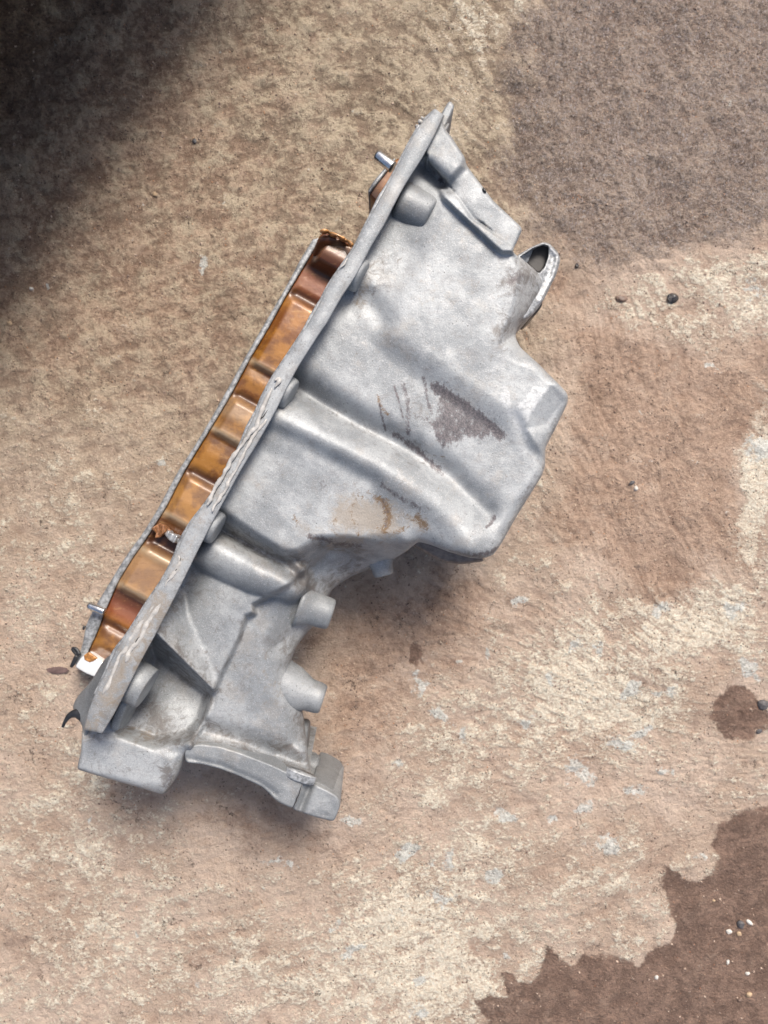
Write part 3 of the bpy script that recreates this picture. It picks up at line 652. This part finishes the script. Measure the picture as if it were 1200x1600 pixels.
# stations: position along LI -> (z, dark, pale, red); pale also holds rib highlights as colour
ST = [(367, 96, .9, .0, .5), (385, 100, .55, .15, .9), (398, 92, .6, .0, .8), (413, 58, 1., .0, .3), (424, 56, .25, .0, .8), (445, 58, .35, .0, .7), (454, 50, 1., 0, .3), (463, 62, .1, 0, .25), (500, 66, .0, 0, .2), (556, 68, .0, 0, 0), (562, 70, 0, .75, 0), (568, 56, .7, 0, 0), (585, 60, .1, 0, 0), (604, 58, .3, 0, .2), (613, 50, .95, 0, 0), (621, 66, .1, .30, 0), (640, 70, 0, .40, 0), (650, 70, .0, .1, 0),
      (662, 70, 0, .25, 0), (668, 72, 0, .95, 0), (675, 58, .6, 0, 0), (700, 62, .05, 0, 0), (722, 60, .15, 0, 0), (732, 50, 1., 0, 0), (742, 64, .1, .1, 0), (775, 70, 0, .15, 0), (794, 70, 0, .2, 0), (800, 72, 0, .85, 0), (808, 56, .8, 0, .2), (825, 54, .8, 0, .3), (842, 50, 1., 0, .2), (850, 66, .4, .2, 0), (856, 72, 0, .85, 0), (864, 68, 0, .42, .25), (890, 70, 0, .36, .3), (904, 72, .0, .35, .1), (911, 74, 0, .8, 0), (920, 56, .9, 0, .5),
      (935, 56, .5, 0, .9), (950, 60, .1, 0, .8), (962, 62, .1, 0, .3), (968, 52, .7, 0, .3), (980, 60, .3, 0, 0), (1000, 64, .2, .05, 0), (1010, 58, .7, 0, .2), (1020, 56, .8, 0, .2)]
STa = np.array(ST, float)
LIp = resample(LI, 3, False)
def lower_y(X, Y):       # project back along NV to the lower rail and return its image y
    # station = y on LI for the same s
    sL = (LIp[:, 0] - 700) * TV[0] + (LIp[:, 1] - 160) * TV[1]
    s = (X - 700) * TV[0] + (Y - 160) * TV[1]; o = np.argsort(sL)
    return np.interp(s, sL[o], LIp[o, 1])
def gi(k, X, Y):
    y = lower_y(X, Y) + (fbm(X, Y, 20, 2, 2) - .5) * 3; return np.interp(y, STa[:, 0], STa[:, k])
def inner_h(X, Y):
    y = lower_y(X, Y); z = 0
    for dy in (-3, 0, 3): z = z + np.interp(y + dy, STa[:, 0], STa[:, 1]) / 3
    dl = line_d(X, Y, LI); return (z - 58) * 1.0 * ss(0, 14, dl) + 58 - 3
INNER = [(500, 369), (524, 376), (547, 385)] + [(620, 400), (640, 480), (560, 640), (440, 860), (330, 990), (230, 1040), (168, 1041)] + [(138, 1019)] + LI[::-1][2:]
relief('inner_wall', INNER, inner_h, 12, M_var, pan, 1.6, 2, attrs=dict(dark=lambda x, y: gi(2, x, y), pale=lambda x, y: gi(3, x, y), red=lambda x, y: gi(4, x, y)), smooth_it=1)
# torn gasket lip at the upper end of the inner wall
V = []; F = []
lip = [(503, 363), (511, 361), (519, 368), (526, 366), (536, 374), (546, 378), (550, 384)]
lp = smoothpoly(lip, 2, 3, False)
pts = [w1(x, y, 112 + 4 * math.sin(i * .8)) for i, (x, y) in enumerate(lp)]
V, F = tube(pts, [3.0 + 1.2 * math.sin(i * 1.1) for i in range(len(pts))], 10, 2.2)
M_lip = mat_plain('amber_varnish_lip', (.52, .26, .10), .3, .2, .4, 8, .8, .5)
mesh('gasket_lip', V, F, M_lip, pan)
relief('end_wall', [(500, 366), (511, 364), (548, 382), (540, 398), (530, 410), (506, 398), (487, 398)], lambda X, Y: 104 - 26 * ss(0, 1, (Y - 372) / 30) + 0 * X, 20, M_var, pan, 1.5, 3, attrs=dict(dark=lambda x, y: .45 + 0 * x, pale=lambda x, y: .75 * np.exp(-((x - 527) / 8) ** 2 - ((y - 390) / 10) ** 2), red=lambda x, y: .6 + 0 * x))  # pale spot is a highlight painted on the end wall
# bare bright end block at the lower end
M_bare = mat_plain('bright_bare_metal', (.88, .88, .86), .22, .35, .05, 20, .2)
relief('bare_end', [(137, 1019), (168, 1040), (163, 1052), (154, 1060), (134, 1052), (117, 1042), (126, 1028)], lambda X, Y: 74 + 0 * X, 12, M_bare, pan, 1.2, 1.2, smooth_it=1)
M_burn = mat_plain('scorched_varnish', (.40, .18, .05), .35, .2, .5, 5, .4, .4)
relief('varnish_stain', [(131, 1024), (138, 1019), (152, 1029), (146, 1033), (140, 1035), (132, 1031)], lambda X, Y: 74.8 + 0 * X, 70, M_burn, pan, 1.0, .3, smooth_it=0)
M_foil = mat_plain('torn_foil', (.55, .57, .60), .35, .6, .2, 6, .6)
M_tornv = mat_plain('torn_varnish', (.24, .11, .05), .4, .1, .6, 4, 1.0)
# silvery torn foil of gasket on the inner wall
relief('torn_gasket', [(257, 834), (262, 829), (268, 833), (275, 836), (284, 845), (279, 850), (271, 848), (263, 843)], lambda X, Y: 78 + 6 * np.sin(X * .4 + Y * .2), 60, M_foil, pan, 1.0, .8, smooth_it=0)
relief('torn_gasket', [(236, 826), (243, 821), (250, 817), (262, 824), (266, 829), (256, 833), (250, 840), (242, 841), (244, 833)], lambda X, Y: 68 + 3 * np.sin(X * .4), 55, M_tornv, pan, 1.2, .8, smooth_it=0)

# flange corner at the upper end with the first dowel
relief('flange_corner', [(576, 303), (586, 288), (606, 262), (622, 246), (630, 250), (616, 280), (590, 316)], lambda X, Y: 180 + 0 * X, 90, M_var, pan, 1.4, 2, attrs=dict(dark=lambda x, y: .35 + 0 * x, pale=lambda x, y: .0 * x, red=lambda x, y: .3 + 0 * x))
relief('flange_corner', [(573, 301), (583, 284), (600, 264), (616, 246), (620, 247), (604, 268), (588, 288), (577, 304)], lambda X, Y: 186 + 0 * X, 90, M_mach, pan, 1.4, 1.5)
def pin(p0, p1, z, r):
    o = lathe('dowel_pin', w1(*p0, z), w1(*p1, z), [(0, r * .55), (.04, r * .8), (.12, r), (.9, r), (1, r)], M_steel, pan, 24); return o
pin((587, 241), (614, 262), 232, 9.5)
pin((137, 945), (164, 956), 84, 7)
tub = []
# gasket crumbs by the upper end
for (x, y, z, r) in ((657, 190, 318, 4), (652, 197, 316, 3), (660, 184, 318, 2.5), (655, 202, 314, 3.4)):
    o = lathe('gasket_crumb', w1(x - r, y, z), w1(x + r, y + 1, z + 1), [(0, r * .4), (.2, r), (.7, r * .8), (1, r * .3)], M_seal, pan, 9)
relief('gasket_crumb', [(629, 236), (637, 229), (640, 234), (634, 246), (630, 244)], lambda X, Y: 322 + 0 * X, 300, M_black, pan, 1.2, 1)
# sealant beads wandering along the rail
def bead(pts, z, r, seed=0, mat=M_seal, name='sealant_bead'):
    P = smoothpoly(pts, 2, 3, False); q = []; rr = []
    for i, (x, y) in enumerate(P):
        a = fbm(np.array(i * 5.), np.array(seed * 31.), 26, seed, 3) - .5
        q.append(w1(x + 7 * a, y + 3 * a, z + (fbm(np.array(i * 4.), np.array(9.), 20, seed + 5, 2) - .5) * 2)); rr.append(r * (.45 + 1.1 * abs(fbm(np.array(i * 6.), np.array(3.), 24, seed + 2, 2))) * min(1, .25 + i / 5, .25 + (len(P) - 1 - i) / 5))
    V, F = tube(q, rr, 8, .6); return mesh(name, V, F, mat, pan)
bead([(424, 606), (410, 640), (398, 668), (380, 694), (360, 722), (342, 757), (322, 790)], 333, 3.2, 1)
bead([(416, 655), (398, 678), (374, 722), (350, 768), (330, 800)], 332, 2.6, 2)
bead([(279, 868), (281, 880), (270, 898), (256, 916)], 328, 2.6, 3)
bead([(262, 925), (246, 948), (236, 968), (222, 990), (208, 1010), (196, 1035)], 326, 4.0, 4)
bead([(250, 935), (228, 965), (214, 985), (190, 1022), (176, 1055), (160, 1085)], 325, 3.2, 5)
bead([(430, 596), (436, 590), (428, 606)], 335, 3.4, 6)
bead([(532, 420), (538, 412), (544, 404)], 337, 2.8, 7)
# dark gaps beside the beads
bead([(418, 640), (402, 660), (388, 690)], 332, 1.0, 9, M_hole, 'sealant_crack')
bead([(284, 872), (276, 888), (262, 906)], 329, .9, 10, M_hole, 'sealant_crack')
bead([(244, 955), (234, 975)], 327, 1.2, 11, M_hole, 'sealant_crack')
bead([(228, 975), (214, 1000), (206, 1018)], 327, .9, 12, M_hole, 'sealant_crack')
# crack line on the lug and along the bell flange
bead([(470, 1225), (468, 1240), (456, 1262)], 241, 1.0, 13, M_hole, 'parting_line')
# black rubber remnants
def hook(pts, z, rads):
    P = smoothpoly(pts, 2, 3, False); rr = np.interp(np.linspace(0, 1, len(P)), np.linspace(0, 1, len(rads)), rads)
    V, F = tube([w1(x, y, z - 0.2 * i) for i, (x, y) in enumerate(P)], rr, 10, .7); return mesh('rubber_remnant', V, F, M_black, pan)
hook([(130, 1118), (119, 1114), (108, 1118), (101, 1128), (98, 1136)], 236, [11, 8, 5, 3, 2.4])
hook([(124, 1024), (120, 1014), (112, 1012), (116, 1020), (122, 1024)], 70, [4, 4, 3, 3, 2])
hook([(120, 1024), (116, 1034), (111, 1042)], 70, [4, 4.5, 3])
hook([(132, 978), (130, 984)], 56, [3, 2])
# machined dots / marks on upper block edge
relief('edge_nick', [(752, 291), (757, 292), (762, 301), (757, 302)], lambda X, Y: 316 + 0 * X, 300, M_hole, pan, 1.2, 1)

# ------------------------------------------------------------------ loose stones and chips on the ground
def stone(name, px, py, r, mat, label, cat, group=None, flat=.6, el=1.0, rot=0.0, seed=0):
    rg = random.Random(seed); V = []; F = []; seg, ring = 9, 6; r = r * .8
    sc = r * f0 / U; ph = [rg.uniform(0, 6) for _ in range(6)]
    for i in range(ring + 1):
        th = math.pi * i / ring
        for k in range(seg):
            a = 2 * math.pi * k / seg
            d = Vector((math.sin(th) * math.cos(a), math.sin(th) * math.sin(a), math.cos(th)))
            q = 1 + .30 * (mnoise.noise(d * 1.3 + Vector((seed * 3.1, 0, 0)))) + .18 * mnoise.noise(d * 3 + Vector((0, seed * 2.7, 0)))
            x, y = d.x * q * sc * el, d.y * q * sc / el
            V.append((x * math.cos(rot) - y * math.sin(rot), x * math.sin(rot) + y * math.cos(rot), d.z * q * sc * flat))
    V = np.array(V) * U
    for i in range(ring):
        for k in range(seg):
            k2 = (k + 1) % seg; F.append((i * seg + k, (i + 1) * seg + k, (i + 1) * seg + k2, i * seg + k2))
    me_o = mesh(name, V, F, mat, None, False)
    z = gz(px, py) + sc * flat * .45
    p = W(px, py, 0); me_o.location = (p[0], p[1], z * U)
    tag(me_o, label, cat, group); return me_o
M_white = mat_plain('white_stone', (.58, .55, .50), .6, 0, .12, 5, .5)
M_tanst = mat_plain('tan_stone', (.42, .30, .19), .7, 0, .2, 5, .5)
M_gst = mat_plain('dark_stone', (.085, .08, .082), .5, 0, .3, 5, .6)
M_tar = mat_plain('oily_tar', (.028, .024, .024), .16, .1, .4, 4, 1.6, .6)
M_rust = mat_plain('brown_clod', (.14, .09, .065), .45, 0, .3, 5, 1.2, .3)
G = 'loose pebbles on the concrete'
stone('tar_lump', 1055, 463, 11, M_tar, 'glossy black lump lying on the cream worn patch', 'lump', None, .5, 1.1, .4, 1)
stone('mud_clod', 974, 464, 9, M_rust, 'small brown clod left of the glossy black lump', 'clod', None, .4, 1.3, -.1, 2)
stone('pebble', 995, 763, 4.5, M_white, 'white pebble right of the pan, beside a dark chip', 'pebble', G, .7, 1.0, 0, 3)
stone('pebble', 989, 754, 5, M_gst, 'dark grey chip touching a white pebble right of the pan', 'pebble', G, .5, 1.3, .6, 4)
stone('pebble', 1144, 1461, 5, M_white, 'round white pebble on the dark damp patch in the lower right', 'pebble', G, .8, 1.1, 0, 5)
stone('pebble', 1162, 1450, 8, M_gst, 'largest dark grey stone on the damp patch', 'pebble', G, .55, 1.0, .3, 6)
stone('pebble', 1176, 1447, 5.5, M_white, 'pale chip right of the largest dark grey stone', 'pebble', G, .5, 1.35, -.7, 7)
stone('pebble', 1159, 1464, 4.5, M_tanst, 'tan pebble just below the largest dark grey stone', 'pebble', G, .6, 1.1, 0, 8)
stone('pebble', 1142, 1509, 3.8, M_white, 'small white pebble below the round white one on the damp patch', 'pebble', G, .7, 1.3, 1.3, 9)
stone('pebble', 1028, 1531, 4, M_white, 'lone white pebble left of the other stones on the damp patch', 'pebble', G, .7, 1.1, 1, 10)
stone('pebble', 1173, 1527, 4, M_white, 'white pebble above the tan pair near the lower right corner', 'pebble', G, .6, 1.2, 0, 11)
stone('pebble', 1175, 1560, 5.5, M_tanst, 'cream tan stone near the lower right corner', 'pebble', G, .6, 1.1, .5, 12)
stone('pebble', 1160, 1568, 5, M_rust, 'brown stone left of the cream tan one near the lower right corner', 'pebble', G, .6, 1.1, .5, 13)
stone('pebble', 1120, 1413, 3, M_tanst, 'tiny orange tan pebble near the upper part of the damp patch', 'pebble', G, .6, 1.1, .5, 14)
stone('pebble', 1190, 1145, 5, M_gst, 'dark chip just below the dark round stain at the right edge', 'pebble', G, .5, 1.2, .5, 15)
stone('metal_chip', 1196, 1103, 11, M_gst, 'blue grey metal chip on the dark round stain at the right edge', 'chip', None, .5, 1.0, .5, 16)
stone('pebble', 903, 413, 4.5, M_tar, 'small black pebble right of the round port of the pan', 'pebble', G, .6, 1.0, 0, 17)
stone('pebble', 44, 448, 4, M_white, 'white pebble near the left edge, above a tan one', 'pebble', G, .7, 1.2, 0, 18)
stone('pebble', 12, 504, 5, M_tanst, 'tan pebble at the left edge of the ground', 'pebble', G, .7, 1.1, 0, 19)
stone('pebble', 302, 217, 4.5, M_gst, 'black pebble above left of the pan in the dim area', 'pebble', G, .6, 1.0, 0, 20)
stone('pebble', 240, 301, 4.5, M_tanst, 'tan pebble in the dim area left of the upper dowel', 'pebble', G, .6, 1.0, 0, 21)
M_chip = mat_plain('dark_wood_chip', (.11, .07, .065), .7, 0, .3, 8, .8)
stone('wood_chip', 88, 1049, 13, M_chip, 'thin dark brown sliver on the ground left of the pan', 'chip', None, .12, 1.7, 0, 22)

# fine grit: countless sand grains scattered over the concrete
rg = np.random.RandomState(11); V = []; F = []; N = 9000
gxp = rg.uniform(-20, 1220, N); gyp = rg.uniform(-20, 1620, N)
for i in range(N):
    x, y = gxp[i], gyp[i]; r = (.55 + rg.rand() ** 4 * 1.9) * CH / RF
    c = np.array([(x - 600) * f0, (800 - y) * f0, (gz(x, y) + r * .2) * U]); b = len(V)
    a0 = rg.rand() * 6.28
    for k in range(5):
        rr = r * (.7 + .6 * rg.rand()); V.append(c + np.array([math.cos(a0 + k * 1.2566) * rr, math.sin(a0 + k * 1.2566) * rr, -.2 * r]) * U)
    V.append(c + np.array([(rg.rand() - .5) * r * .7, (rg.rand() - .5) * r * .7, r * (.5 + .4 * rg.rand())]) * U)
    for k in range(5): F.append((b + k, b + (k + 1) % 5, b + 5))
sg = NB('grit'); gn = sg.noise(23, 2, .8)
gc = sg.mix(sg.ramp(sg.noise(5, 2, .9), .42, .58), (.13, .085, .07), (.52, .40, .31)); sg.set(Base_Color=gc, Roughness=.8)
gr = mesh('grit', V, F, sg.m, None, False); tag(gr, 'fine sand grains scattered over the concrete', 'grit', None, 'stuff')

# ------------------------------------------------------------------ unseen blocker beyond the upper left corner, added to cast the shade there
blocker = bpy.data.objects.new('shade_blocker', None); C.objects.link(blocker)
tag(blocker, 'added unseen dark timber bench beyond the upper left corner, shading the ground', 'blocker')
HB = 400.0
def boxm(name, c, sx, sy, sz, rot, parent, mat):
    V = []
    for dx in (-1, 1):
        for dy in (-1, 1):
            for dz in (-1, 1):
                x, y = dx * sx, dy * sy; V.append((c[0] + x * math.cos(rot) - y * math.sin(rot), c[1] + x * math.sin(rot) + y * math.cos(rot), c[2] + dz * sz))
    F = [(0, 1, 3, 2), (4, 6, 7, 5), (0, 4, 5, 1), (2, 3, 7, 6), (0, 2, 6, 4), (1, 5, 7, 3)]
    return mesh(name, V, F, mat, parent, False)
# nearest edge runs across the corner just outside the view at the blocker's height
e0 = W(-30, 470, HB)[:2]; e1 = W(330, -30, HB)[:2]; dirE = (e1 - e0) / np.hypot(*(e1 - e0)); nE = np.array([-dirE[1], dirE[0]])
if nE @ (e0 - np.array([0, 0])) < 0: nE = -nE
corner = W(-8, -8, HB)[:2]
# slide the edge outward until it clears the picture corner
off = (corner - e0) @ nE; e0 = e0 + nE * off
mid = e0 + dirE * .12; ang = math.atan2(dirE[1], dirE[0])
blocker.location = (mid[0] + nE[0] * .3, mid[1] + nE[1] * .3, 0)
for k in range(4):
    c = mid + nE * (.07 + .15 * k); boxm('blocker_top', (c[0], c[1], (HB + 25) * U), .62, .072, 10 * U, ang, blocker, M_blocker)
c = mid + nE * .60; boxm('blocker_back', (c[0], c[1], (HB + 12) * U / 2), .60, .01, (HB + 8) * U / 2, ang, blocker, M_blocker)  # back and sides added to close off low light
for sx in (-1, 1):
    c = mid + dirE * sx * .58 + nE * .34; boxm('blocker_side', (c[0], c[1], (HB + 12) * U / 2), .01, .24, (HB + 8) * U / 2, ang, blocker, M_blocker)
for sx in (-1, 1):
    for k in (.06, .5):
        c = mid + dirE * sx * .52 + nE * k; boxm('blocker_leg', (c[0], c[1], (HB + 15) * U / 2), .03, .03, (HB + 12) * U / 2, ang, blocker, M_blocker)
